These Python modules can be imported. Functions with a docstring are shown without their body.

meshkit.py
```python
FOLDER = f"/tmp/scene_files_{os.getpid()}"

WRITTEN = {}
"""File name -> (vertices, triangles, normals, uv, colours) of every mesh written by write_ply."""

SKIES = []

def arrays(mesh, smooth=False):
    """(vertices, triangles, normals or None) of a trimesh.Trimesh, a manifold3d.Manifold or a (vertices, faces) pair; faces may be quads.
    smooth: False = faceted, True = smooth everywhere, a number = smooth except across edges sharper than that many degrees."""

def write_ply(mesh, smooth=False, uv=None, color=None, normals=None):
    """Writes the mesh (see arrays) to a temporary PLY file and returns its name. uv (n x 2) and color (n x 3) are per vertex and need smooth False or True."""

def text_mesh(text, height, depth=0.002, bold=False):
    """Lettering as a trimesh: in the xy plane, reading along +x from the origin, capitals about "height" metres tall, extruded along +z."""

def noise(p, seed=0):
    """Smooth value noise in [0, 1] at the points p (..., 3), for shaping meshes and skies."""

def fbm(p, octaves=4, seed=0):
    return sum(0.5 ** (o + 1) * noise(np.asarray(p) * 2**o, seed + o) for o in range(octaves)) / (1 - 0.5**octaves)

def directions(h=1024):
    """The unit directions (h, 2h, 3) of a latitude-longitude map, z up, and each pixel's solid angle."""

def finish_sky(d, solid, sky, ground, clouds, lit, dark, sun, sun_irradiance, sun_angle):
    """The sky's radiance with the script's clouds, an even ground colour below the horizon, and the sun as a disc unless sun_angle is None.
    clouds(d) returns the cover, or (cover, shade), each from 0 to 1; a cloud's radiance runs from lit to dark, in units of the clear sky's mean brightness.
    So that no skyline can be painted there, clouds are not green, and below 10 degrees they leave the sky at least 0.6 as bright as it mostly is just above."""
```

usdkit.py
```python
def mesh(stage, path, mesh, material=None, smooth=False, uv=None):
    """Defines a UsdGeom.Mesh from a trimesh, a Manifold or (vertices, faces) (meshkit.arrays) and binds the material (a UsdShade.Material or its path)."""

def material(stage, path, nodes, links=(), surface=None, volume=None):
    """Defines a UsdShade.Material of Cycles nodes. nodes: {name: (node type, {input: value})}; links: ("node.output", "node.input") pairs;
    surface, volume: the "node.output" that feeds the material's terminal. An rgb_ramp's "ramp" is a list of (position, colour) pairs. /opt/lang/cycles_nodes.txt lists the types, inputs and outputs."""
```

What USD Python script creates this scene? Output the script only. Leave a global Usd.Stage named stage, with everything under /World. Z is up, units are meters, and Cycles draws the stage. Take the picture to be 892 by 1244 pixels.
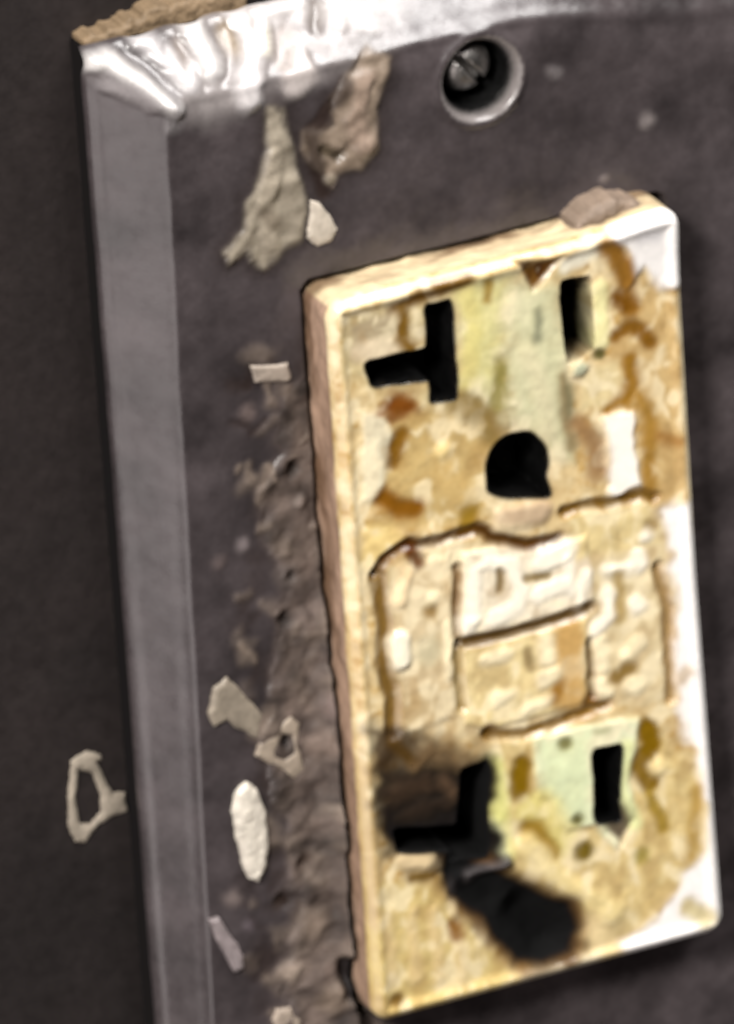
import math
import numpy as np
import shapely, trimesh
from shapely.geometry import Polygon, LineString
import usdkit
from meshkit import fbm, noise
from pxr import Usd, UsdGeom, UsdLux, UsdShade, Gf, Sdf, Vt

stage = Usd.Stage.CreateInMemory()
UsdGeom.SetStageUpAxis(stage, UsdGeom.Tokens.z)
UsdGeom.SetStageMetersPerUnit(stage, 1.0)
UsdGeom.Xform.Define(stage, '/World')
UsdGeom.Scope.Define(stage, '/World/Looks')

# ---------------------------------------------------------------- camera
# Working frame in millimetres: u to the right along the wall, v up, w out of the wall.
# w = 0 is the front of the outlet, -4.5 the front of the wall plate, -13.0 the wall.
W_FACE, W_PLATE, W_EDGE, W_WALL = 0.0, -4.5, -10.0, -13.0
MM = 1e-3
RES = (892, 1244)
S = 14.36                                        # photograph pixels per mm at the subject
right = np.array([12.88, -0.85, 6.30]); right /= np.linalg.norm(right)
up = np.array([3.33, 13.03, -5.05]); up -= right * (up @ right); up /= np.linalg.norm(up)
back = np.cross(right, up)
TARGET = np.array([-14.2, 13.45, 0.0])
DIST = 1500.0
EYE = TARGET + back * DIST
APERTURE = 36.0
FOCAL = S * APERTURE * DIST / RES[0]


def world(p):
    p = np.asarray(p, float)
    return np.stack([p[..., 0], -p[..., 2], p[..., 1]], -1) * MM


def on_plane(x, y, w):
    """The point of the plane at height w (mm) seen at the photograph's pixel x, y: (u, v)."""
    d = right * (x - RES[0] / 2) / S - up * (y - RES[1] / 2) / S - back * DIST
    p = EYE + d * ((w - EYE[2]) / d[2])
    return p[:2]


def pts(list_px, w):
    return np.array([on_plane(x, y, w) for x, y in list_px])


cam = UsdGeom.Camera.Define(stage, '/World/camera')
m = np.eye(4)
for i, axis in enumerate((right, up, back)):
    m[i, :3] = [axis[0], -axis[2], axis[1]]
m[3, :3] = world(EYE)
cam.AddTransformOp().Set(Gf.Matrix4d(m.tolist()))
cam.CreateHorizontalApertureAttr(APERTURE)
cam.CreateVerticalApertureAttr(APERTURE * RES[1] / RES[0])
cam.CreateFocalLengthAttr(FOCAL)
cam.CreateClippingRangeAttr(Gf.Vec2f(0.05, 50))
cam.CreateFStopAttr(FOCAL / 8.0)                 # an 8 mm lens opening
cam.CreateFocusDistanceAttr((DIST - 78.0) * MM)  # focused a little in front: the photograph is soft
cam.CreateExposureAttr(0.36)


# ---------------------------------------------------------------- lamps, with one added fill
def rect_lamp(name, direction, distance, width, height, intensity, color):
    d = np.array(direction, float); d /= np.linalg.norm(d)
    z = np.array([d[0], -d[2], d[1]])            # the lamp shines along its -z
    x = np.cross([0, 0, 1.0], z); x /= np.linalg.norm(x)
    y = np.cross(z, x)
    m = np.eye(4); m[0, :3], m[1, :3], m[2, :3], m[3, :3] = x, y, z, z * distance
    l = UsdLux.RectLight.Define(stage, '/World/' + name)
    l.AddTransformOp().Set(Gf.Matrix4d(m.tolist()))
    l.CreateWidthAttr(width); l.CreateHeightAttr(height)
    l.CreateIntensityAttr(intensity); l.CreateColorAttr(Gf.Vec3f(*color))


rect_lamp('key_lamp', (-0.60, 0.62, 0.56), 1.5, 0.27, 0.27, 108.0, (1.0, 0.97, 0.93))
rect_lamp('ceiling_lamp', (0.32, 0.90, 0.26), 1.4, 1.0, 0.55, 18.0, (1.0, 0.97, 0.95))
rect_lamp('bevel_fill', (-0.84, -0.32, 0.42), 2.0, 1.4, 1.6, 2.5, (1.0, 0.91, 0.89))  # unseen fill added to brighten the left bevel of the plate


# ---------------------------------------------------------------- helpers
def lin(c, k=0.95):
    c = np.asarray(c, float) / 255
    return np.where(c <= 0.04045, c / 12.92, ((c + 0.055) / 1.055) ** 2.4) * k


def smooth(a, b, x):
    t = np.clip((x - a) / (b - a), 0, 1)
    return t * t * (3 - 2 * t)


_names = {}


def path_of(name, parent=None):
    base = (parent.GetPath().pathString if parent else '/World') + '/' + name
    k = _names.get(base, 0); _names[base] = k + 1
    return base if k == 0 else f'{base}_{k:03d}'


def tag(p, label=None, category=None, group=None, kind=None):
    for k, t in (('label', label), ('category', category), ('group', group), ('kind', kind)):
        if t:
            p.SetCustomDataByKey(k, t)
    return p


def thing(name, label, category, base, group=None):
    x = UsdGeom.Xform.Define(stage, path_of(name))
    x.AddTranslateOp().Set(Gf.Vec3d(*map(float, world(base))))
    tag(x.GetPrim(), label, category, group)
    return x.GetPrim()


def put(name, P, F, mat, parent=None, base=(0, 0, 0), color=None, normals=None, smooth_n=True):
    """One Mesh from points in the working frame (mm)."""
    P = np.asarray(P, float) - np.asarray(base, float)
    mesh = UsdGeom.Mesh.Define(stage, path_of(name, parent))
    W = world(P)
    F = np.asarray(F, np.int32)
    mesh.CreatePointsAttr(Vt.Vec3fArray.FromNumpy(W.astype(np.float32)))
    mesh.CreateFaceVertexCountsAttr(Vt.IntArray.FromNumpy(np.full(len(F), 3, np.int32)))
    mesh.CreateFaceVertexIndicesAttr(Vt.IntArray.FromNumpy(F.ravel()))
    mesh.CreateSubdivisionSchemeAttr('none')
    if normals is None and smooth_n:
        normals = vertex_normals(P, F)
    if normals is not None:
        n = np.stack([normals[:, 0], -normals[:, 2], normals[:, 1]], -1)
        mesh.CreateNormalsAttr(Vt.Vec3fArray.FromNumpy(n.astype(np.float32)))
        mesh.SetNormalsInterpolation('vertex')
    if color is not None:
        UsdGeom.PrimvarsAPI(mesh).CreatePrimvar('stain', Sdf.ValueTypeNames.Color3fArray, 'vertex').Set(Vt.Vec3fArray.FromNumpy(color.astype(np.float32)))
    UsdShade.MaterialBindingAPI.Apply(mesh.GetPrim()).Bind(mat)
    return mesh.GetPrim()


def vertex_normals(P, F):
    n = np.zeros_like(P)
    f = np.cross(P[F[:, 1]] - P[F[:, 0]], P[F[:, 2]] - P[F[:, 0]])
    for k in range(3):
        np.add.at(n, F[:, k], f)
    return n / np.maximum(np.linalg.norm(n, axis=1, keepdims=True), 1e-12)


def grid_faces(nu, nv):
    i, j = np.meshgrid(np.arange(nu - 1), np.arange(nv - 1), indexing='ij')
    a = (i * nv + j).ravel(); b = a + nv; c = b + 1; d = a + 1
    return np.vstack([np.stack([a, b, c], 1), np.stack([a, c, d], 1)])


def seg_dist(Q, L):
    d = np.full(len(Q), 1e9)
    for a, b in zip(L[:-1], L[1:]):
        ab = b - a
        t = np.clip(((Q - a) @ ab) / max(ab @ ab, 1e-12), 0, 1)
        d = np.minimum(d, np.hypot(*(Q - a - t[:, None] * ab).T))
    return d


def poly_sd(Q, L):
    """Signed distance to a closed outline, negative inside."""
    L = np.vstack([L, L[:1]])
    d = seg_dist(Q, L)
    inside = np.zeros(len(Q), bool)
    for a, b in zip(L[:-1], L[1:]):
        c = (a[1] > Q[:, 1]) != (b[1] > Q[:, 1])
        if a[1] != b[1]:
            inside ^= c & (Q[:, 0] < (b[0] - a[0]) * (Q[:, 1] - a[1]) / (b[1] - a[1]) + a[0])
    return np.where(inside, -d, d)


class Sheet:
    """Points of a surface over (u, v): relief, colour of the material and the part each belongs to."""

    def __init__(self, U, V, w, color, seed):
        self.Q = np.stack([U, V], 1)
        self.H = np.zeros(len(U)); self.w = w
        self.C = np.tile(lin(color), (len(U), 1))
        self.part = np.zeros(len(U), int)
        self.marks = []
        p = np.stack([U, V, np.full(len(U), 3.7)], 1)
        self.wob = np.stack([fbm(p * 0.45, 2, seed), fbm(p * 0.45, 2, seed + 50)], 1) - 0.5
        self.wob2 = np.stack([fbm(p * 0.95, 1, seed + 7), fbm(p * 0.95, 1, seed + 57)], 1) - 0.5

    def _apply(self, line, r, closed, color, soft, alpha, dh, hsoft, warp, part, part_at, inset):
        L = pts(line, self.w) if not isinstance(line, np.ndarray) else line
        k = 1 / 13.3
        reach = (r + soft + hsoft + warp * 2 + 6) * k
        lo, hi = L.min(0) - reach, L.max(0) + reach
        at = np.nonzero(((self.Q > lo) & (self.Q < hi)).all(1))[0]
        if not len(at):
            return
        Q = self.Q[at] + (self.wob[at] * 1.6 + self.wob2[at] * 0.9) * warp * k
        sd = (poly_sd(Q, L) if closed else seg_dist(Q, L)) - r * k
        if color is not None:
            mask = alpha * (1 - smooth(-soft * k, soft * k, sd + inset * k))[:, None]
            self.C[at] = self.C[at] * (1 - mask) + lin(color) * mask
        if dh:
            self.H[at] += dh * (1 - smooth(-hsoft * k, hsoft * k, sd))
        if part is not None:
            self.part[at[sd < part_at * k]] = part

    def poly(self, line, color=None, soft=6, alpha=1.0, dh=0.0, hsoft=None, warp=8, part=None, part_at=0, inset=0):
        self._apply(line, 0, True, color, soft, alpha, dh, hsoft or soft, warp, part, part_at, inset)

    def line(self, line, r, color=None, soft=None, alpha=1.0, dh=0.0, hsoft=None, warp=6, part=None, part_at=0, inset=0):
        soft = soft or max(3, r * 0.6)
        self.marks.append((line, r, color, soft, alpha, warp))
        line = line if len(line) > 1 else [line[0], (line[0][0] + 0.1, line[0][1])]
        if color is not None and -0.4 < dh < 0 and sum(color) < 480:
            dh *= 0.35                               # a stain, hardly a dent
        self._apply(line, r, False, color, soft, alpha, dh, hsoft or soft, warp, part, part_at, inset)


def split(P, F, part, N, C, which):
    """The triangles of the parts in `which` as (points, faces, normals, colours)."""
    t = np.sort(part[F], 1)[:, 1]
    F = F[np.isin(t, which)]
    used, inv = np.unique(F, return_inverse=True)
    return P[used], inv.reshape(-1, 3), N[used], C[used]


# ---------------------------------------------------------------- materials
def stained(name, roughness, rough_var, bump, bump_scale, mottle, spec=0.5, fine=2600):
    return usdkit.material(stage, '/World/Looks/' + name, {
        'a': ('attribute', {'attribute': 'stain'}),
        'geo': ('geometry', {}),
        'n1': ('noise_texture', {'scale': 700.0, 'detail': 5.0, 'roughness': 0.65}),
        'n2': ('noise_texture', {'scale': float(bump_scale), 'detail': 4.0, 'roughness': 0.6}),
        'n3': ('noise_texture', {'scale': float(fine), 'detail': 3.0, 'roughness': 0.6}),
        'mr': ('map_range', {'from_min': 0.25, 'from_max': 0.75, 'to_min': 1 - mottle, 'to_max': 1 + mottle * 0.6}),
        'mr3': ('map_range', {'from_min': 0.3, 'from_max': 0.7, 'to_min': 1 - mottle * 0.5, 'to_max': 1 + mottle * 0.4}),
        'mm': ('math', {'math_type': 'multiply'}),
        'cc': ('combine_color', {}),
        'mul': ('mix', {'mix_type': 'multiply', 'fac': 1.0}),
        'rr': ('map_range', {'from_min': 0.3, 'from_max': 0.7, 'to_min': roughness - rough_var, 'to_max': roughness + rough_var}),
        'b': ('bump', {'strength': 0.6, 'distance': float(bump)}),
        'p': ('principled_bsdf', {'specular_ior_level': spec}),
    }, [('geo.position', 'n1.vector'), ('geo.position', 'n2.vector'), ('geo.position', 'n3.vector'),
        ('n1.fac', 'mr.value'), ('n3.fac', 'mr3.value'), ('mr.result', 'mm.value1'), ('mr3.result', 'mm.value2'),
        ('mm.value', 'cc.r'), ('mm.value', 'cc.g'), ('mm.value', 'cc.b'),
        ('a.color', 'mul.color1'), ('cc.color', 'mul.color2'), ('mul.color', 'p.base_color'),
        ('n1.fac', 'rr.value'), ('rr.result', 'p.roughness'), ('n2.fac', 'b.height'), ('b.normal', 'p.normal')], surface='p.BSDF')


M_FACE = stained('burnt_ivory_plastic', 0.29, 0.10, 0.00002, 1200, 0.07)
M_PLATE = stained('charcoal_plastic', 0.30, 0.10, 0.00002, 2200, 0.18)
M_CHIP = stained('melted_chip_plastic', 0.42, 0.12, 0.00004, 1300, 0.2)
M_SOOT = stained('soot', 0.65, 0.1, 0.00006, 1800, 0.25, spec=0.3)
M_CHAR = stained('char', 0.85, 0.08, 0.00008, 1500, 0.3, spec=0.12)
M_WALL = stained('dark_wall_paint', 0.7, 0.08, 0.00008, 900, 0.25, spec=0.3)
M_GAP = usdkit.material(stage, '/World/Looks/gap_black', {'p': ('principled_bsdf', {'base_color': (0.006, 0.005, 0.005), 'roughness': 0.9, 'specular_ior_level': 0.1})}, surface='p.BSDF')
M_METAL = usdkit.material(stage, '/World/Looks/screw_steel', {
    'geo': ('geometry', {}), 'n': ('noise_texture', {'scale': 1500.0, 'detail': 4.0}),
    'rr': ('map_range', {'from_min': 0.3, 'from_max': 0.7, 'to_min': 0.36, 'to_max': 0.5}),
    'p': ('principled_bsdf', {'base_color': (0.45, 0.43, 0.41), 'metallic': 1.0})},
    [('geo.position', 'n.vector'), ('n.fac', 'rr.value'), ('rr.result', 'p.roughness')], surface='p.BSDF')

# ---------------------------------------------------------------- the wall
n = 161
gu, gv = np.meshgrid(np.linspace(-400, 400, n), np.linspace(-400, 400, n), indexing='ij')
# finer where the photograph looks
gu = np.sign(gu) * (np.abs(gu) / 400) ** 2 * 400 - 20
gv = np.sign(gv) * (np.abs(gv) / 400) ** 2 * 400
U, V = gu.ravel(), gv.ravel()
wall = Sheet(U, V, W_WALL, (33, 27, 26), 11)
p3 = np.stack([U, V, 0 * U], 1)
wall.C *= (0.4 + 1.2 * fbm(p3 * 0.12, 4, 3))[:, None]
relief = (fbm(p3 * 0.35, 3, 5) - 0.5) * 0.35
front = np.stack([U, V, W_WALL + relief], 1)
F = grid_faces(n, n)
rim = np.concatenate([np.arange(n) * n, (n - 1) * n + np.arange(1, n), (np.arange(n - 2, -1, -1)) * n + n - 1, np.arange(n - 2, 0, -1)])
backp = front[rim].copy(); backp[:, 2] = W_WALL - 12
P = np.vstack([front, backp])
k = np.arange(len(rim)); k2 = (k + 1) % len(rim); o = len(front)
F = np.vstack([F, np.stack([rim[k2], rim[k], o + k], 1), np.stack([rim[k2], o + k, o + k2], 1)])
C = np.vstack([wall.C, wall.C[rim]])
tag(put('wall', P, F, M_WALL, color=C), 'dark brown grey painted wall behind the wall plate', 'wall', kind='structure')

# ---------------------------------------------------------------- the wall plate
PB = (0.0, 0.0, W_WALL)
plate = thing('wall_plate', 'charcoal plastic wall plate, heat-warped, with soot and melted crust around the outlet', 'wall plate', PB)
step = 0.2
us, vs = np.arange(-33.6, 34.01, step), np.arange(-57.2, 57.21, step)
nu, nv = len(us), len(vs)
gu, gv = np.meshgrid(us, vs, indexing='ij')
U, V = gu.ravel(), gv.ravel()
# the heat has pulled the left edge out of true
frac = (54 - V) / 84
ul, ur = -33.1 + 0.5 * frac, -27.7 - 1.6 * frac            # outer edge and ridge at the left
tl = (U + 33.6) / 5.9
u_left = np.where(tl < 1, ul + (ur - ul) * tl, U + (ur + 27.7) * np.clip(1 - (U + 27.7) / 8, 0, 1))
U = np.where(U < -19.7, u_left, U)
dl, dr = tl, (34.0 - gu.ravel()) / 5.9
dt, db = (57.2 - V) / (4.9 + 4.0 * smooth(2, 26, U)), (V + 57.2) / 4.9


def soft_min(a, b, k=0.12):
    h = np.clip(0.5 + 0.5 * (b - a) / k, 0, 1)
    return b * (1 - h) + a * h - k * h * (1 - h)


t = soft_min(soft_min(dl, dr), soft_min(dt, db))
prof = np.clip(t, 0, 1.4)
prof = np.where(prof < 0.65, prof, 0.65 + (0.75 * (1 - (1 - (prof - 0.65) / 0.75) ** 2)) * 0.5)
prof = prof / 1.025 + 0.05 * np.exp(-((t - 0.95) / 0.10) ** 2) + 0.03 * np.exp(-((t - 0.1) / 0.07) ** 2)
prof = np.where(prof < 0.12, 0.02 + prof * 0.83 + 0.0, prof)
W0 = W_EDGE + (W_PLATE - W_EDGE) * prof
pl = Sheet(U, V, W_PLATE, (62, 56, 57), 21)
p3 = np.stack([U, V, 0 * U], 1)
pl.C *= (0.35 + 1.3 * fbm(p3 * 0.22, 5, 31))[:, None]
pl.H += (fbm(p3 * 0.16, 3, 33) - 0.5) * 0.5 + (fbm(p3 * 0.9, 3, 35) - 0.5) * 0.06
PX_RES = 1
# crusted soot that runs down beside the outlet
pl.poly([(392, 380), (372, 460), (335, 500), (345, 560), (318, 600), (330, 660), (345, 720), (335, 800), (330, 870), (318, 900), (330, 960), (352, 1000), (345, 1060), (362, 1090), (350, 1180), (345, 1244), (350, 1300), (470, 1300), (460, 1000), (440, 700), (420, 420)],
        (104, 90, 80), soft=18, alpha=0.62, dh=0.25, hsoft=10, warp=22, part=PX_RES, part_at=2)
q = fbm(p3 * 0.75, 4, 77)
on = pl.part == PX_RES
pl.H += np.where(on, (q - 0.5) * 0.5 + (fbm(p3 * 0.35, 3, 78) - 0.5) * 0.9, 0)
pl.C = np.where(on[:, None], pl.C * (0.05 + 1.9 * fbm(p3 * 0.5, 4, 79))[:, None], pl.C)
bank = np.exp(-np.maximum(-17.0 - U, 0) / 1.1) * (U < -16.4) * (1 - smooth(-12, 14, V)) * (V > -36)
pl.H += 1.7 * bank * (0.6 + 0.8 * fbm(p3 * 0.5, 3, 83))
rng = np.random.default_rng(5)
for _ in range(150):
    y = rng.uniform(430, 1240)
    x = rng.uniform(285 + 0.02 * (y - 430), 405 + 0.04 * (y - 430))
    pale = rng.random() < 0.5
    r = rng.uniform(3, 13)
    pl.line([(x, y), (x + rng.uniform(-14, 14), y + rng.uniform(-20, 20))], r, (128, 114, 102) if pale else (44, 35, 32), soft=r * 0.9, alpha=rng.uniform(0.2, 0.6), dh=0.12 if pale else -0.12, warp=14)
for c, r, col in (((356, 570), 8, (35, 26, 20)), ((365, 610), 8, (125, 112, 104)), ((352, 700), 6, (38, 31, 28)), ((347, 755), 8, (40, 33, 30)),
                  ((418, 1180), 13, (22, 12, 9)), ((372, 1050), 9, (58, 44, 36)), ((347, 902), 6, (25, 18, 15)),
                  ((345, 1095), 9, (45, 35, 30)), ((352, 1180), 12, (150, 135, 122)), ((385, 900), 16, (122, 106, 96)), ((400, 850), 14, (120, 104, 98)), ((380, 1120), 15, (125, 110, 98)), ((400, 1210), 16, (120, 105, 92))):
    pl.line([c], r, col, soft=r * 0.7, alpha=0.9, dh=-0.5 if sum(col) < 180 else 0.35, warp=8)
pl.line([(408, 600), (424, 720), (436, 860)], 6, (75, 48, 18), soft=8, alpha=0.9, warp=4)   # scorched line
pl.line([(414, 1165), (420, 1200)], 9, (20, 11, 9), soft=5, dh=-0.8, warp=4)
# pale specks and scuffs
for c, r, col in (((785, 148), 9, (130, 122, 120)), ((735, 216), 6, (120, 110, 106)), ((672, 88), 8, (112, 106, 106)), ((293, 660), 8, (132, 122, 122)),
                  ((268, 680), 7, (95, 84, 82)), ((300, 500), 9, (105, 92, 88)), ((330, 485), 9, (112, 100, 92)), ((284, 1092), 9, (118, 106, 102)), ((303, 1125), 8, (95, 86, 90)), ((345, 700), 12, (86, 78, 74))):
    pl.line([c], r, col, soft=r * 0.9, alpha=0.75, dh=0.08, warp=8)
# wrinkles in the melted top left corner, their glare painted as pale colour
def on_bevel(L):
    out = []
    for x, y in L:
        w = W_PLATE
        for _ in range(12):
            u, v = on_plane(x, y, w)
            w = 0.5 * w + 0.5 * (W_EDGE + (W_PLATE - W_EDGE) * float(np.clip(min((u + 33.1) / 5.6, (57.2 - v) / 4.9), 0, 1)))
        out.append(on_plane(x, y, w))
    return np.array(out)


pl.poly(on_bevel([(200, 40), (214, 130), (250, 150), (330, 115), (420, 85), (480, 40), (500, -40), (260, -20)]), (128, 122, 120), soft=24, alpha=0.8, warp=14)  # glare along the bevel put into the base colour
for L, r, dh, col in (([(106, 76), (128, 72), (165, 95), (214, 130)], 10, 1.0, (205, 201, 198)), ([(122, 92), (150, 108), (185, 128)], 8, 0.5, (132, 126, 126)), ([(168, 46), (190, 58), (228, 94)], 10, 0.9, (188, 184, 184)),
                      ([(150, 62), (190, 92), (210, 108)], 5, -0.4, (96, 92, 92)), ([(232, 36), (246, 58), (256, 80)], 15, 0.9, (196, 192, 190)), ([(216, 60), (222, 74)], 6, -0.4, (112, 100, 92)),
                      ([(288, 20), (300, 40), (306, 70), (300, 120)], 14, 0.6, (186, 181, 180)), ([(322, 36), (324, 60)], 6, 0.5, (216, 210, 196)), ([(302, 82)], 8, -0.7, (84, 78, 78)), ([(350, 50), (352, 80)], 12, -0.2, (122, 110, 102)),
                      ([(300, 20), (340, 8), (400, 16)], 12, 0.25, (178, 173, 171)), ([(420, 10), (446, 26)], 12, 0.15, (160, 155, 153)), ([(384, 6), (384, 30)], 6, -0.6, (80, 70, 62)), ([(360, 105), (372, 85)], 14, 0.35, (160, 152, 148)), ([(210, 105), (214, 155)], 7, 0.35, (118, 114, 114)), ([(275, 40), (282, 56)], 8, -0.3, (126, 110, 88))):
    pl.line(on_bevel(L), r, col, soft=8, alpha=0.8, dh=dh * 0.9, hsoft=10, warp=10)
# two sheets of melted, greyish beige plastic under the top edge
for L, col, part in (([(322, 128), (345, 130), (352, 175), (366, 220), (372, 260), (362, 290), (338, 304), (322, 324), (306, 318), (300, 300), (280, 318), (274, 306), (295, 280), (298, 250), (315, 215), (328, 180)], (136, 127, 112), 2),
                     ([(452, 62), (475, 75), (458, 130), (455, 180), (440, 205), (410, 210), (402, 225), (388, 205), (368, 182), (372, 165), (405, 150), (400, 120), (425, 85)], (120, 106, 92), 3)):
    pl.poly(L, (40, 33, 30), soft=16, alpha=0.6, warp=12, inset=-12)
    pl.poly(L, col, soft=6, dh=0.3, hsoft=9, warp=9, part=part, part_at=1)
for L, r, col, dh in (([(395, 182), (412, 188)], 7, (70, 60, 45), -0.5), ([(330, 190), (322, 250), (330, 295)], 9, (146, 136, 120), 0.3), ([(320, 255), (332, 272)], 8, (112, 102, 88), -0.3),
                      ([(440, 95), (430, 140), (440, 175)], 12, (136, 118, 104), 0.3), ([(420, 100), (380, 165), (392, 235)], 9, (42, 32, 28), -0.2), ([(400, 215)], 7, (150, 140, 125), 0.2)):
    pl.line(L, r, col, alpha=0.8, dh=dh, warp=8)
pl.H = np.where(np.isin(pl.part, (2, 3)), pl.H + (fbm(p3 * 0.6, 2, 91) - 0.5) * 0.7, pl.H)
# countersunk screw hole
hole = np.array([0.95, 48.1])
rad = np.hypot(U - hole[0], V - hole[1])
pl.H -= 1.3 * (1 - smooth(2.9, 3.75, rad)) - 0.25 * np.exp(-((rad - 4.05) / 0.35) ** 2)
pl.H -= 4.6 * (1 - smooth(2.65, 3.0, rad))
pl.C = np.where((rad < 3.9)[:, None], lin((112, 106, 104)) * smooth(3.15, 3.5, rad)[:, None] + 0.005, pl.C)  # lit lip and shaded depth of the hole painted into its colour
# opening for the outlet
hu, hv = np.abs(U - 0.25) - 17.25 + 1.2, np.abs(V + 0.55) - 34.3 + 1.2
osd = np.hypot(np.maximum(hu, 0), np.maximum(hv, 0)) + np.minimum(np.maximum(hu, hv), 0) - 1.2
Wp = W0 + pl.H
Wp = np.where(osd < 0, Wp - 5.0 * (1 - smooth(-0.45, 0.0, osd)), Wp)
part = pl.part.copy()
part[osd < -0.65] = 9
part[(part != 9) & (osd < 0.0) & (part == PX_RES)] = PX_RES
P = np.stack([U, V, Wp], 1)
F = grid_faces(nu, nv)
rim = np.concatenate([np.arange(nu) * nv, (nu - 1) * nv + np.arange(1, nv), (np.arange(nu - 2, -1, -1)) * nv + nv - 1, np.arange(nv - 2, 0, -1)])
sk = P[rim].copy(); sk[:, 2] -= 0.55
k = np.arange(len(rim)); k2 = (k + 1) % len(rim); o = len(P)
P = np.vstack([P, sk])
F = np.vstack([F, np.stack([rim[k2], rim[k], o + k], 1), np.stack([rim[k2], o + k, o + k2], 1)])
part = np.concatenate([part, np.zeros(len(rim), int)])
C = np.vstack([pl.C, pl.C[rim]])
N = vertex_normals(P, F)
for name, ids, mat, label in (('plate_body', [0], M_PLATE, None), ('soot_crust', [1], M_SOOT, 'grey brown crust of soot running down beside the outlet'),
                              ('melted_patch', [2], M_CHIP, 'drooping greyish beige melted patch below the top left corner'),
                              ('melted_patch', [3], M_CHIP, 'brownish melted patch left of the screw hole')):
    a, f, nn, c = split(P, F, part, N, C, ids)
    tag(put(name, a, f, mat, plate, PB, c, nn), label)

# black strip added for the shade in the gap behind the plate
outer = Polygon([(-32.75, 56.9), (-32.3, -56.9), (33.4, -56.6), (33.4, 56.6)]).difference(Polygon([(-25, 50), (-25, -50), (25, -50), (25, 50)]))
gk = trimesh.creation.extrude_polygon(outer, 2.75, engine='earcut')
gv_ = gk.vertices + [0, 0, W_WALL - 0.35]
put('gap_shade', gv_[gk.faces].reshape(-1, 3), np.arange(len(gk.faces) * 3).reshape(-1, 3), M_GAP, plate, PB)

# the slotted screw sunk in the hole
scr = trimesh.creation.icosphere(4, 1.0).vertices
r_ = np.hypot(scr[:, 0], scr[:, 1])
sv = scr * [2.3, 2.3, 1.5]
ang = math.radians(-50)
across = -sv[:, 0] * math.sin(ang) + sv[:, 1] * math.cos(ang)
sf = trimesh.creation.icosphere(4, 1.0).faces
sv[:, 2] = np.where((scr[:, 2] > 0) & (np.abs(across) < 0.36), sv[:, 2] * 0.45 - 0.2, sv[:, 2])
tilt = trimesh.transformations.rotation_matrix(math.radians(16), [1, 0.6, 0])[:3, :3]
sv = sv @ tilt.T + [hole[0] - 0.3, hole[1] + 0.55, W_PLATE - 2.2]
tag(put('screw', sv, sf, M_METAL, plate, PB), 'slotted screw head sunk in the top hole')

# ---------------------------------------------------------------- the outlet
OB = (0.0, 0.0, W_WALL)
outlet = thing('outlet', 'ivory duplex outlet, scorched brown, with its lower left socket burnt black', 'electrical outlet', OB)
HU, HV, R = 16.55, 33.3, 1.7
iu, iv = HU - R, HV - R
du = 0.11
FOOT = 1.1
us, vs = np.linspace(-iu, iu, int(2 * iu / du)), np.linspace(-iv - FOOT, iv, int((2 * iv + FOOT) / du))
nu, nv = len(us), len(vs)
gu, gv = np.meshgrid(us, vs, indexing='ij')
# rows outwards from the inner rectangle: flat, round the edge, down the side
rr = 0.75
rows = [(t, 0.0) for t in np.linspace(0, R - rr, 10)[1:]]
rows += [(R - rr + rr * math.sin(a), -rr + rr * math.cos(a)) for a in np.linspace(0, math.pi / 2, 9)[1:]]
rows += [(R + 0.012 * z, -rr - z) for z in np.linspace(0, 9.2, 48)[1:]]
rows = np.array(rows)
gi = np.arange(nu * nv).reshape(nu, nv)
fan = 14
loop_i, loop_d = [], []


def side(idx, d):
    for i in idx:
        loop_i.append(i); loop_d.append(d)


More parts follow.
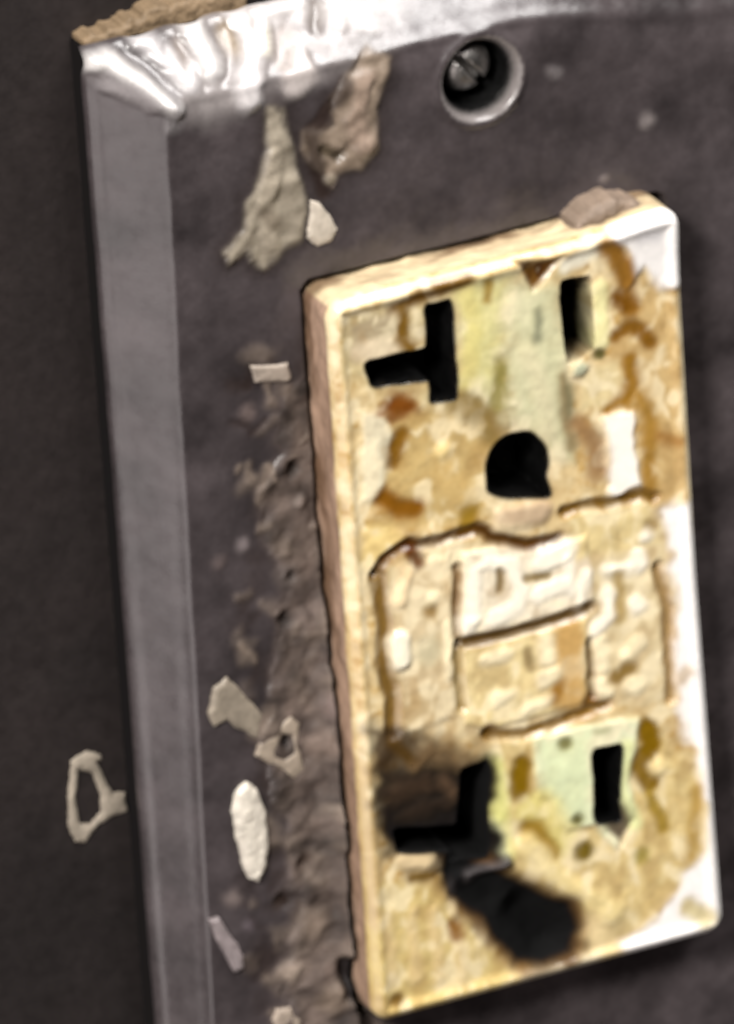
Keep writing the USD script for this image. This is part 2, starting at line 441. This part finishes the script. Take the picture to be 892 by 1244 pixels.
def corner(i, a0):
    for a in np.linspace(a0, a0 + math.pi / 2, fan)[1:-1]:
        loop_i.append(i); loop_d.append((math.cos(a), math.sin(a)))


side(gi[:, 0], (0, -1)); corner(gi[-1, 0], -math.pi / 2)
side(gi[-1, :], (1, 0)); corner(gi[-1, -1], 0)
side(gi[::-1, -1], (0, 1)); corner(gi[0, -1], math.pi / 2)
side(gi[0, ::-1], (-1, 0)); corner(gi[0, 0], math.pi)
loop_i, loop_d = np.array(loop_i), np.array(loop_d)
nl = len(loop_i)
core = np.stack([gu.ravel(), gv.ravel()], 1)
ring = (core[loop_i][:, None, :] + loop_d[:, None, :] * rows[None, :, :1]).reshape(-1, 2)
ring_w = np.tile(rows[:, 1], nl)
U = np.concatenate([core[:, 0], ring[:, 0]]); V = np.concatenate([core[:, 1], ring[:, 1]])
W0 = np.concatenate([np.zeros(len(core)), ring_w])
F = [grid_faces(nu, nv)]
nr = len(rows)
rid = len(core) + np.arange(nl * nr).reshape(nl, nr)
full = np.concatenate([loop_i[:, None], rid], 1)
a, b = full, np.roll(full, -1, 0)
F.append(np.stack([a[:, :-1].ravel(), a[:, 1:].ravel(), b[:, 1:].ravel()], 1))
F.append(np.stack([a[:, :-1].ravel(), b[:, 1:].ravel(), b[:, :-1].ravel()], 1))
F = np.vstack(F)
F = F[(F[:, 0] != F[:, 1]) & (F[:, 1] != F[:, 2]) & (F[:, 0] != F[:, 2])]

s = Sheet(U, V, W_FACE, (205, 182, 136), 41)
p3 = np.stack([U, V, W0 * 1.0], 1)
n1, n2 = fbm(p3 * 0.45, 4, 61), fbm(p3 * 1.3, 4, 63)
WHITE, CREAM, TAN, BROWN, DARK = (238, 234, 230), (216, 200, 164), (190, 162, 112), (122, 84, 26), (84, 54, 14)
# soft tone of the heat
s.C = s.C * (0.82 + 0.36 * n1)[:, None]
s.C = np.where((n2 > 0.56)[:, None], s.C * (1 - np.clip((n2 - 0.56) * 3.0, 0, 0.45)[:, None] * np.array([0.5, 0.75, 1.2])), s.C)
# upper socket
s.poly([(415, 385), (500, 360), (560, 345), (640, 320), (700, 300), (700, 360), (560, 560), (540, 500), (440, 470), (415, 450)], (186, 170, 128), soft=14, alpha=0.8)
s.poly([(425, 395), (480, 378), (490, 425), (430, 435)], (158, 143, 114), soft=8)
s.line([(440, 428), (480, 418)], 9, (205, 188, 158), soft=7)
s.line([(478, 375), (530, 352), (565, 342)], 8, (96, 66, 20), soft=7, dh=-0.15)
s.line([(490, 375), (488, 410), (498, 420)], 7, (110, 80, 26), soft=6)
s.line([(510, 405)], 8, (186, 172, 140), soft=6)
s.poly([(556, 350), (625, 330), (680, 350), (690, 400), (692, 470), (700, 560), (672, 560), (660, 530), (610, 520), (570, 480), (555, 440)], (196, 188, 150), soft=8, dh=0.12)
s.line([(565, 360), (575, 400), (565, 460)], 10, (206, 194, 128), soft=8)
s.line([(592, 345), (590, 365)], 5, (140, 112, 50), soft=5)
s.line([(655, 380), (652, 410)], 5, (130, 130, 104), soft=5, dh=-0.1)
s.line([(608, 440), (604, 492)], 8, (132, 122, 66), soft=7, dh=-0.2)
s.line([(640, 430), (660, 480), (668, 520)], 12, (204, 194, 158), soft=9, dh=0.15)
s.line([(560, 485), (590, 510), (600, 535)], 12, (126, 104, 56), soft=10, alpha=0.8)
s.line([(683, 455), (686, 500), (694, 540)], 6, (134, 118, 84), soft=6)
s.poly([(628, 319), (684, 311), (668, 332), (650, 350), (640, 335)], (72, 40, 10), soft=5, dh=-0.5, warp=6)
s.line([(690, 322), (725, 308)], 9, (228, 222, 200), soft=6)
s.line([(730, 350), (728, 415)], 9, (224, 216, 160), soft=5, dh=0.1)
s.poly([(752, 330), (832, 345), (838, 615), (790, 622), (776, 480), (742, 470), (742, 420), (760, 400)], TAN, soft=10)
s.poly([(745, 272), (790, 258), (828, 270), (830, 352), (800, 352), (778, 330), (765, 345), (758, 310), (735, 295)], WHITE, soft=7, dh=0.25, warp=12)
s.line([(775, 292), (795, 290)], 7, (205, 202, 202), soft=7, alpha=0.7)
s.line([(735, 303), (755, 322), (764, 350), (768, 375)], 10, (132, 92, 34), soft=6, dh=-0.15)
s.line([(752, 360), (764, 372)], 9, (110, 70, 12), soft=6, dh=-0.1)
s.line([(748, 408), (768, 396), (782, 402), (790, 414)], 8, (118, 80, 22), soft=6, dh=-0.15)
s.line([(765, 440), (770, 465), (758, 484), (742, 496)], 8, (142, 102, 34), soft=6, dh=-0.1)
s.line([(780, 480), (790, 510), (788, 600)], 8, (150, 112, 44), soft=7, alpha=0.8)
s.line([(800, 530), (822, 536)], 5, (150, 108, 56), soft=6, alpha=0.7)
s.poly([(705, 450), (750, 440), (757, 480), (738, 495), (705, 500)], (206, 188, 142), soft=8)
s.poly([(736, 505), (768, 498), (777, 590), (745, 604), (734, 560)], (240, 234, 222), soft=6, dh=0.3, hsoft=5, warp=10)
s.line([(703, 515), (725, 540), (728, 570)], 11, (140, 108, 72), soft=9, alpha=0.8, dh=-0.1)
# left of the ground hole
s.poly([(470, 500), (520, 495), (590, 515), (590, 620), (560, 640), (490, 640), (462, 620)], (188, 162, 108), soft=12, dh=-0.1, warp=18)
s.poly([(440, 500), (466, 498), (480, 540), (462, 605), (440, 610)], (216, 206, 176), soft=6, dh=0.12)
s.line([(478, 490), (492, 494)], 12, (112, 62, 16), soft=11, dh=-0.25, warp=18)
s.line([(486, 530), (480, 560)], 9, (118, 82, 22), soft=7, dh=-0.2)
s.line([(466, 605), (485, 618), (505, 617)], 10, (122, 78, 16), soft=7, dh=-0.2)
s.line([(570, 620), (567, 638)], 9, (138, 108, 34), soft=7)
s.line([(540, 548)], 9, (222, 196, 134), soft=7, dh=0.15)
s.line([(545, 580), (560, 600)], 16, (192, 164, 108), soft=10, dh=0.1)
s.poly([(440, 640), (480, 630), (492, 655), (465, 680), (455, 695), (438, 690)], (222, 196, 132), soft=8)
s.line([(615, 630), (655, 622)], 14, (188, 164, 134), soft=7, dh=0.25)
s.line([(605, 643), (640, 642)], 6, (226, 206, 166), soft=5)
# middle panel
s.poly([(470, 690), (560, 660), (690, 650), (805, 610), (812, 850), (740, 860), (600, 895), (480, 900)], (208, 190, 150), soft=6)
BTN1 = [(562, 672), (600, 664), (680, 660), (712, 652), (722, 738), (660, 757), (562, 778)]
BTN2 = [(562, 788), (600, 778), (660, 766), (712, 752), (716, 850), (660, 868), (590, 885), (565, 880)]
s.poly(BTN1, (230, 218, 192), soft=4, dh=0.2, hsoft=4, warp=4, part=2, part_at=2)
s.poly(BTN2, (218, 198, 146), soft=4, dh=0.16, hsoft=4, warp=4, part=3, part_at=2)
BTNL = [(480, 690), (548, 672), (552, 872), (490, 892), (482, 800)]
s.poly(BTNL, (204, 184, 146), soft=6, dh=0.15, warp=8)
s.line([(690, 770), (688, 800), (694, 845)], 18, (190, 152, 92), soft=8, alpha=0.9)
s.line([(672, 850), (680, 830)], 7, (140, 98, 30), soft=6)
s.poly([(690, 630), (790, 612), (800, 660), (700, 680)], (210, 190, 138), soft=8)
# grooves
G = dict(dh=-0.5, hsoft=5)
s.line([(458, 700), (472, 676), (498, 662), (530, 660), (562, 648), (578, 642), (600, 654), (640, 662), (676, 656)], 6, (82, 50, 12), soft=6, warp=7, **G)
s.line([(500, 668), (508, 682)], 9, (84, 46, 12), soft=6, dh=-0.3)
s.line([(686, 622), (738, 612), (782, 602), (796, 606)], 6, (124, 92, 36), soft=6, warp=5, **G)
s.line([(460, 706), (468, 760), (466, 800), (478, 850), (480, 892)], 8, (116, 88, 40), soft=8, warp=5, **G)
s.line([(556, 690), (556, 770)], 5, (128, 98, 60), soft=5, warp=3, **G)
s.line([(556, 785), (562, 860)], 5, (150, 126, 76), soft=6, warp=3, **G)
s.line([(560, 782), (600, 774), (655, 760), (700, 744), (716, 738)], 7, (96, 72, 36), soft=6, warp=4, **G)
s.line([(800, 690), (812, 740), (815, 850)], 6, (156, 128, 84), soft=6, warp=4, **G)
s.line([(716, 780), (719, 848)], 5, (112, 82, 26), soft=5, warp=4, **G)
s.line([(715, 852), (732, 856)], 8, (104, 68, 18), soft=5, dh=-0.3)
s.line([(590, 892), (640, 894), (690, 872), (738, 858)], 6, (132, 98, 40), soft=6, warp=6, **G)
s.line([(593, 888)], 9, (104, 72, 20), soft=6)
s.line([(790, 640)], 8, (150, 126, 80), soft=6, dh=-0.15)
# worn raised letters and marks, softened by the heat, their glints painted pale
E = dict(color=(240, 232, 212), soft=7, hsoft=6, warp=9, part=4, part_at=1)
for L, r in (([(576, 690), (573, 755)], 6), ([(590, 684), (622, 684), (634, 712), (628, 736), (600, 750)], 9), ([(568, 760)], 10),
             ([(660, 678), (685, 672)], 12), ([(655, 720), (680, 714)], 10), ([(690, 680), (692, 718)], 5),
             ([(736, 694), (764, 690)], 6), ([(772, 676), (776, 690)], 7), ([(738, 718), (740, 746), (724, 764)], 8), ([(774, 734)], 11), ([(700, 735), (712, 700)], 5),
             ([(785, 650)], 8)):
    s.line(L, r, dh=0.13, **E)
E2 = dict(E, color=(238, 224, 186))
for L, r in (([(664, 776), (664, 800)], 7), ([(662, 824), (672, 818)], 10), ([(640, 860), (664, 852)], 6), ([(731, 778), (732, 810)], 6), ([(726, 832), (736, 842)], 8), ([(770, 834)], 11), ([(590, 800), (612, 794)], 7), ([(604, 852), (620, 846)], 7), ([(760, 796), (775, 780)], 8), ([(546, 760), (545, 820)], 6), ([(522, 728)], 8)):
    s.line(L, r, dh=0.12, **E2)
s.line([(484, 780), (487, 800)], 12, (238, 230, 206), soft=5, dh=0.4)
s.line([(492, 700), (484, 730)], 7, (224, 200, 158), soft=6, dh=0.2)
s.line([(521, 742)], 9, (140, 112, 64), soft=6, dh=-0.15)
s.line([(606, 692), (606, 716)], 4, (128, 108, 74), soft=4, dh=-0.25, part=2, part_at=2)
s.line([(640, 700), (664, 699)], 5, (132, 112, 74), soft=4, dh=-0.2)
s.line([(752, 700), (754, 750)], 6, (166, 142, 92), soft=5, dh=-0.1)
s.line([(750, 822), (762, 812)], 8, (130, 104, 54), soft=6, dh=-0.15)
s.line([(642, 792), (646, 810)], 5, (150, 130, 90), soft=5, dh=-0.1)
s.line([(520, 790)], 16, (196, 184, 150), soft=10)
s.poly([(490, 840), (552, 836), (556, 900), (490, 905)], (182, 158, 116), soft=12, alpha=0.8)
# right hand white strip
s.poly([(806, 622), (842, 608), (860, 700), (872, 900), (884, 1120), (850, 1150), (846, 1040), (850, 960), (832, 900), (822, 840), (820, 720)], WHITE, soft=9, warp=16)
s.line([(834, 816), (828, 826)], 8, (206, 190, 168), soft=6, alpha=0.8)
s.line([(830, 360), (842, 600)], 5, (236, 222, 188), soft=6, warp=2)
# lower socket
s.poly([(600, 900), (780, 870), (845, 940), (850, 1040), (800, 1100), (740, 1150), (600, 1100)], (206, 184, 128), soft=12, alpha=0.8)
s.poly([(648, 896), (700, 882), (772, 872), (770, 915), (762, 950), (768, 990), (745, 1030), (720, 1005), (690, 1010), (656, 968)], (214, 216, 180), soft=5, dh=0.18, warp=7)
s.line([(598, 930), (606, 985), (612, 1035)], 13, (206, 200, 130), soft=8)
s.line([(600, 1000), (606, 1045)], 8, (176, 180, 152), soft=7, dh=0.2)
s.line([(690, 1010), (660, 970), (640, 985), (680, 1030)], 12, (210, 196, 124), soft=8)
s.line([(636, 930), (632, 962)], 12, (116, 88, 10), soft=6, dh=-0.25)
s.line([(640, 1004), (654, 1006), (674, 1038)], 9, (136, 104, 22), soft=6, dh=-0.2)
s.line([(640, 1026), (690, 1076), (740, 1110)], 13, (216, 196, 140), soft=9, dh=0.2)
s.line([(685, 905)], 9, (116, 112, 66), soft=4, dh=-0.3)
s.line([(722, 888), (736, 886)], 5, (160, 164, 126), soft=4)
s.line([(703, 995)], 8, (88, 82, 38), soft=4, dh=-0.3)
s.line([(710, 1036)], 12, (104, 84, 14), soft=5, dh=-0.35)
s.line([(775, 1040)], 9, (150, 134, 70), soft=6, dh=-0.15)
s.line([(784, 885), (790, 905), (772, 932), (788, 952)], 12, (118, 88, 10), soft=6, dh=-0.3)
s.line([(788, 965), (802, 1008)], 6, (148, 122, 50), soft=6, dh=-0.15)
s.line([(798, 932)], 9, (226, 204, 148), soft=6, dh=0.15)
s.line([(842, 960), (838, 1030), (830, 1050)], 7, (168, 136, 70), soft=8, alpha=0.8)
s.poly([(738, 1160), (790, 1118), (820, 1080), (822, 1062), (852, 1040), (886, 1090), (880, 1130), (840, 1148), (740, 1176)], WHITE, soft=9, warp=14)
s.line([(832, 1104), (850, 1118)], 11, (196, 182, 138), soft=8, alpha=0.9)
s.line([(735, 1140), (760, 1115)], 12, (196, 176, 128), soft=9)
s.line([(715, 1125), (745, 1170)], 14, (220, 198, 150), soft=9)
# lower left quarter
s.poly([(440, 1070), (530, 1075), (620, 1180), (640, 1195), (560, 1225), (470, 1240), (446, 1200)], (196, 174, 116), soft=12)
for x0 in (470, 500, 528, 556):
    s.line([(x0, 1110), (x0 + 6, 1190)], 6, (206, 182, 134), soft=7, alpha=0.7, dh=0.08)
s.line([(484, 1214)], 8, (104, 78, 34), soft=6, dh=-0.2)
s.line([(553, 1124), (556, 1136)], 7, (128, 88, 40), soft=5, dh=-0.15)
s.line([(640, 1192), (720, 1168)], 8, (214, 204, 178), soft=7)
s.line([(430, 930), (452, 1040), (455, 1120)], 6, (190, 166, 120), soft=6)
# heat mottling: browned and paler patches, finer towards the burns
heat = 1 - smooth(0.5, 0.62, s.C.min(1))
pq = np.stack([U, V * 0.8, np.full(len(U), 9.1)], 1)
m1, m2 = fbm(pq * 0.4 + fbm(pq * 0.6, 2, 102)[:, None] * 1.6, 3, 101), fbm(pq * 0.9, 2, 103)
mq = 0.8 * m1 + 0.2 * m2
br = (smooth(0.50, 0.62, mq) * 0.30 * heat)[:, None]
s.C = s.C * (1 - br) + lin((146, 108, 50)) * br
cr = ((1 - smooth(0.38, 0.50, mq)) * 0.55 * heat)[:, None]
s.C = s.C * (1 - cr) + lin((236, 222, 186)) * cr
dk = (smooth(0.60, 0.68, m2) * 0.15 * heat)[:, None]
s.C = s.C * (1 - dk) + lin((104, 72, 24)) * dk
s.poly([(562, 352), (612, 340), (606, 430), (590, 470), (566, 440)], (202, 196, 126), soft=16, alpha=0.6, warp=14)
s.poly([(630, 350), (680, 352), (684, 440), (694, 540), (668, 525), (628, 505), (618, 450)], (196, 196, 158), soft=14, alpha=0.65, warp=12)
s.poly([(655, 900), (712, 886), (716, 1000), (690, 1004), (660, 966)], (206, 216, 172), soft=10, alpha=0.75, warp=8)
s.line([(758, 905), (752, 965), (770, 1000)], 7, (214, 218, 160), soft=6, alpha=0.8)
s.line([(602, 930), (608, 990)], 9, (206, 204, 124), soft=7, alpha=0.7)
# the marks show through the mottling
for L, r, col, soft, alpha, warp in list(s.marks):
    if col is not None:
        s.line(L, r, col, soft=soft * 1.5, alpha=alpha * (0.95 if sum(col) < 420 else 0.6), warp=warp)
# soot of the burnt socket
s.poly([(446, 880), (500, 885), (560, 905), (600, 920), (604, 960), (592, 1050), (640, 1080), (700, 1095), (712, 1140), (690, 1178), (630, 1180), (570, 1110), (530, 1060), (470, 1040), (456, 960)], (58, 42, 26), soft=16, alpha=0.93, warp=24)
s.poly([(458, 945), (540, 920), (600, 918), (604, 1050), (570, 1090), (540, 1066), (524, 1034), (474, 1030)], (13, 9, 6), soft=14, alpha=0.97, warp=24, part=12, part_at=6)
s.line([(520, 915), (560, 920)], 14, (104, 84, 58), soft=10, alpha=0.7, dh=0.2)
s.line([(480, 905), (500, 925)], 7, (72, 52, 22), soft=6, dh=-0.2)
s.line([(492, 1045), (518, 1046)], 10, (206, 184, 144), soft=6, dh=0.25, warp=5)
s.line([(500, 1066), (525, 1064)], 6, (104, 78, 30), soft=6)
CRATER = [(534, 1064), (556, 1042), (588, 1052), (620, 1062), (660, 1084), (694, 1098), (706, 1128), (694, 1160), (664, 1176), (628, 1172), (604, 1146), (582, 1112), (548, 1092)]
s.poly(CRATER, (96, 66, 30), soft=14, alpha=0.8, warp=9, dh=0.25, hsoft=16, inset=-9)
s.poly(CRATER, (10, 7, 6), soft=8, warp=5, dh=-0.9, hsoft=14, part=5, part_at=4)
s.line([(640, 1110), (664, 1142)], 20, (6, 4, 4), soft=8, dh=-1.3, hsoft=18, warp=3)
s.line([(556, 1078), (590, 1058), (612, 1046)], 7, (74, 70, 70), soft=8, alpha=0.85, dh=0.4, hsoft=10, warp=9)  # grey highlight on the crater edge painted into the colour
# fine relief of blistered plastic
hot = 1 - 0.85 * smooth(0.5, 0.65, s.C.min(1))
s.H += ((n1 - 0.5) * 0.17 + (n2 - 0.5) * 0.03) * hot + (fbm(p3 * 3.5, 2, 65) - 0.5) * 0.006
# a low raised border round the face
ed = np.maximum(np.abs(U) - HU, np.abs(V + FOOT / 2) - HV - FOOT / 2)
s.H += 0.34 * np.exp(-((ed + 0.9) / 0.5) ** 2)
s.poly([(730, 990), (750, 970), (768, 996), (752, 1024), (738, 1010)], (60, 38, 26), soft=6, alpha=0.9, dh=-0.4, warp=6)
s.line([(556, 1036), (566, 1066), (590, 1090)], 20, (10, 7, 6), soft=10, dh=-0.4, hsoft=12, warp=6)
s.line([(574, 1068), (596, 1052), (612, 1044)], 6, (78, 74, 74), soft=7, alpha=0.8, dh=0.3, warp=5)  # the crater edge highlight painted once more in grey
for L, r, c in (([(480, 960), (520, 950)], 12, (62, 46, 32)), ([(500, 985), (540, 975)], 9, (46, 34, 24)), ([(470, 985)], 9, (26, 17, 11)), ([(545, 945), (550, 960)], 8, (84, 64, 46)), ([(462, 930), (476, 915)], 8, (40, 26, 14)), ([(500, 930), (520, 912)], 7, (92, 72, 48))):
    s.line(L, r, c, soft=r, alpha=0.7, dh=0.1, warp=14)
# slots and ground holes, sunk right through the face
SLOTS = {6: [(518, 372), (547, 366), (550, 428), (554, 484), (525, 488), (523, 460), (452, 468), (446, 440), (520, 424)],
         7: [(682, 343), (717, 337), (721, 424), (708, 432), (692, 440), (686, 420)],
         8: [(595, 604), (592, 566), (600, 542), (618, 528), (644, 526), (661, 540), (665, 562), (660, 580), (671, 603), (640, 602)],
         10: [(562, 934), (592, 926), (590, 1040), (552, 1050), (552, 1034), (484, 1034), (480, 1008), (556, 1004)],
         11: [(719, 912), (751, 905), (748, 975), (752, 998), (723, 1000)]}


def rounded(L, n):
    L = np.array(L, float)
    for _ in range(n):
        M = np.roll(L, -1, 0)
        L = np.stack([0.8 * L + 0.2 * M, 0.2 * L + 0.8 * M], 1).reshape(-1, 2)
    return [tuple(p) for p in L]


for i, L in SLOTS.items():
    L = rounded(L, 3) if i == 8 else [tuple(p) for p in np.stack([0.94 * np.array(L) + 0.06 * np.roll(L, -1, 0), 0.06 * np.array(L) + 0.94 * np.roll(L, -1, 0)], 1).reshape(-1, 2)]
    s.poly(L, (9, 6, 5), soft=2, inset=-4 if i != 7 else -1.5, dh=-5.5, hsoft=1.6, warp=3, part=i, part_at=-1)  # shade inside the openings painted near black
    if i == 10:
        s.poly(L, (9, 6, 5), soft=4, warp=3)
s.line([(705, 447)], 9, (176, 178, 150), soft=5, dh=0.3)
s.line([(727, 431)], 7, (92, 84, 46), soft=4, dh=-0.3)
s.line([(690, 470), (694, 500)], 5, (96, 90, 60), soft=6, alpha=0.6)
# the sides of the body
sidew = W0 < -rr - 0.01
low = np.clip((-W0 - rr) / 4.5, 0, 1)
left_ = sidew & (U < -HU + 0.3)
streak = fbm(np.stack([U * 0.2, V * 0.35, W0 * 2.2], 1), 4, 88)
sc = np.tile(lin((206, 186, 150)), (len(U), 1))
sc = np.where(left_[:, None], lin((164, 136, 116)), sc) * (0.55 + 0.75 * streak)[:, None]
burn = (smooth(0.42, 0.66, fbm(p3 * [0.2, 0.2, 0.45], 4, 89)) * 0.85 * (0.35 + 0.65 * smooth(0.1, 0.8, low)))[:, None]
sc = sc * (1 - burn) + lin((92, 68, 48)) * burn
s.C = np.where(sidew[:, None], sc, s.C)
s.C = s.C * (0.93 + 0.14 * fbm(p3 * 1.6, 2, 67))[:, None]
s.C = np.clip(s.C, 0.003, 0.86)
Hc = np.where(sidew, 0, s.H * np.where(W0 < -0.02, 0.6, 1))
wav = (fbm(p3 * 0.6, 2, 71) - 0.5) * 0.4
side_push = np.where(sidew, wav, 0)
nx = np.where(np.abs(U) > HU - 0.2, np.sign(U), 0); ny = np.where(np.abs(V + FOOT / 2) > HV + FOOT / 2 - 0.2, np.sign(V), 0)
P = np.stack([U + nx * side_push, V + ny * side_push, W0 + Hc], 1)
# the top right corner has bulged and lifted
lift = np.exp(-(((U - 14.5) / 5.5) ** 2 + ((V - 33) / 3.0) ** 2))
P[:, 1] += lift * 1.0; P[:, 2] += lift * 0.5
P[:, 0] += 0.6 * np.clip(-V / 33, 0, 1) * np.clip(U / 16.5, 0, 1)
N = vertex_normals(P, F)
for name, ids, mat, label in (('body', [0], M_FACE, 'ivory face and sides scorched tan and brown, white along the right edge'),
                              ('button', [2], M_FACE, 'upper pale button with a raised letter'), ('button', [3], M_FACE, 'lower yellowed button'),
                              ('lettering', [4], M_FACE, 'pale raised letters blurred by heat'), ('soot_stain', [12], M_CHAR, 'black soot between the arms of the lower left slot'), ('burn_crater', [5], M_CHAR, 'black charred crater where the lower ground hole was'),
                              ('slot', [6], M_FACE, 'sideways T slot, upper left'), ('slot', [7], M_FACE, 'upright slot, upper right'), ('ground_hole', [8], M_FACE, None),
                              ('slot', [10], M_CHAR, 'burnt black T slot, lower left'), ('slot', [11], M_FACE, 'slot with a melted foot, lower right')):
    a, f, nn, c = split(P, F, s.part, N, s.C, ids)
    if len(f):
        tag(put(name, a, f, mat, outlet, OB, c, nn), label)


# ---------------------------------------------------------------- chips and drips stuck on plate and wall
def blob(name, outline, w, height, color, parent=None, mat=M_CHIP, holes=(), seed=0, rough=0.5, step=0.08, flat=0.7, base_w=None, ragged=0.6):
    """A lump with a rounded top and a flat underside, its outline in photograph pixels on the plane w."""
    L = pts(outline, w)
    lo, hi = L.min(0) - 0.3, L.max(0) + 0.3
    us, vs = np.arange(lo[0], hi[0], step), np.arange(lo[1], hi[1], step)
    gu, gv = np.meshgrid(us, vs, indexing='ij')
    Q = np.stack([gu.ravel(), gv.ravel()], 1)
    p = np.stack([Q[:, 0], Q[:, 1], np.full(len(Q), seed * 3.1)], 1)
    wob = np.stack([fbm(p * 0.7, 3, seed), fbm(p * 0.7, 3, seed + 9)], 1) - 0.5
    sd = poly_sd(Q + wob * ragged, L)
    for h in holes:
        sd = np.maximum(sd, -poly_sd(Q + wob * 0.4, pts(h, w)))
    inside = np.clip(-sd / flat, 0, 1)
    H = height * np.sqrt(1 - (1 - inside) ** 2) * (0.75 + rough * (fbm(p * 0.9, 3, seed + 4) - 0.3))
    keep = sd < 0.02
    F = grid_faces(len(us), len(vs))
    F = F[keep[F].all(1)]
    used, inv = np.unique(F, return_inverse=True)
    F = inv.reshape(-1, 3)
    top = np.stack([Q[used, 0], Q[used, 1], w + H[used]], 1)
    bot = np.stack([Q[used, 0], Q[used, 1], np.full(len(used), (w if base_w is None else base_w) - 0.25)], 1)
    e = np.sort(np.vstack([F[:, [0, 1]], F[:, [1, 2]], F[:, [2, 0]]]), 1)
    d = np.vstack([F[:, [0, 1]], F[:, [1, 2]], F[:, [2, 0]]])
    _, first, cnt = np.unique(e, axis=0, return_index=True, return_counts=True)
    edge = d[first[cnt == 1]]
    o = len(top)
    F2 = np.vstack([F, F[:, ::-1] + o, np.stack([edge[:, 1], edge[:, 0], edge[:, 0] + o], 1), np.stack([edge[:, 1], edge[:, 0] + o, edge[:, 1] + o], 1)])
    P = np.vstack([top, bot])
    c = lin(color) * (0.75 + 0.5 * fbm(P * 0.9, 3, seed + 2))[:, None]
    base = (float(P[:, 0].mean()), float(P[:, 1].mean()), float(P[:, 2].min()))
    return put(name, P, F2, mat, parent, (0, 0, 0) if parent is None else OB, c)


G_CHIP = None
tag(blob('plastic_drip', [(300, 948), (312, 958), (322, 985), (324, 1020), (322, 1050), (314, 1070), (304, 1066), (294, 1045), (284, 1015), (281, 985), (286, 962)], W_PLATE, 0.9, (206, 198, 184), seed=1, flat=0.9),
    'smooth pale oval drip of plastic, largest chip on the plate below mid height', 'drip')
tag(blob('plastic_chip', [(302, 443), (350, 440), (354, 458), (348, 464), (308, 463)], W_PLATE, 0.42, (150, 138, 126), seed=2, flat=0.4),
    'short pale bar-shaped chip on the plate left of the upper T slot', 'chip')
tag(blob('plastic_chip', [(258, 836), (274, 822), (292, 838), (318, 868), (314, 898), (296, 890), (274, 876), (258, 884), (252, 868)], W_PLATE, 0.42, (136, 126, 112), seed=3, flat=0.6),
    'grey beige wedge-shaped chip beside the plate ridge above the oval drip', 'chip')
tag(blob('plastic_curl', [(352, 868), (364, 878), (362, 900), (370, 934), (356, 946), (332, 930), (310, 918), (314, 902), (330, 890)], W_PLATE, 0.42, (150, 137, 122), seed=4, flat=0.5,
         holes=[[(342, 892), (354, 894), (356, 912), (346, 922), (336, 912)]]), 'pale triangular curl with a dark hole, above the oval drip', 'curl')
tag(blob('plastic_chip', [(254, 1118), (266, 1116), (282, 1138), (296, 1160), (296, 1176), (284, 1180), (274, 1164), (262, 1142)], W_PLATE, 0.42, (132, 122, 122), seed=5, flat=0.5),
    'slanting grey sliver leaning off the plate ridge below the oval drip', 'sliver')
tag(blob('plastic_chip', [(376, 240), (390, 246), (402, 262), (410, 278), (400, 292), (384, 298), (372, 288), (376, 266)], W_PLATE, 0.42, (176, 166, 152), seed=6, flat=0.6),
    'small pale chip beside the drooping melted patch near the plate top', 'chip')
tag(blob('paint_curl', [(104, 912), (122, 916), (128, 935), (150, 960), (156, 985), (140, 990), (122, 1000), (104, 1024), (90, 1024), (82, 1000), (82, 960), (86, 925)], W_WALL, 0.42, (146, 136, 122), seed=7, flat=0.7, mat=M_SOOT,
         holes=[[(94, 935), (112, 940), (120, 962), (122, 985), (110, 1000), (96, 1000), (92, 968)], [(118, 925), (160, 925), (160, 962), (136, 962)]]), 'grey ring-shaped flake curling off the wall left of the plate', 'flake')
tag(blob('plastic_chip', [(335, 1226), (352, 1224), (364, 1240), (366, 1262), (336, 1262), (330, 1240)], W_PLATE, 0.42, (158, 144, 130), seed=8, flat=0.6),
    'pale lump at the bottom edge of the photo, left of the outlet foot', 'lump')
blob('melted_lump', [(682, 292), (696, 268), (722, 246), (742, 238), (766, 242), (790, 250), (800, 262), (760, 276), (720, 290)], -2.4, 1.0, (122, 106, 92), parent=outlet, seed=9, rough=0.9, flat=0.9, mat=M_SOOT, base_w=-5, ragged=1.4)

blob('edge_crust', [(104, 58), (98, 44), (112, 36), (150, 24), (190, 12), (235, 2), (262, -10), (300, -16), (304, 6), (280, 20), (235, 34), (190, 46), (140, 56)], -11.2, 0.5, (120, 101, 78), parent=plate, seed=12, rough=1.2, flat=0.6, mat=M_SOOT, base_w=-12.9, ragged=1.6)
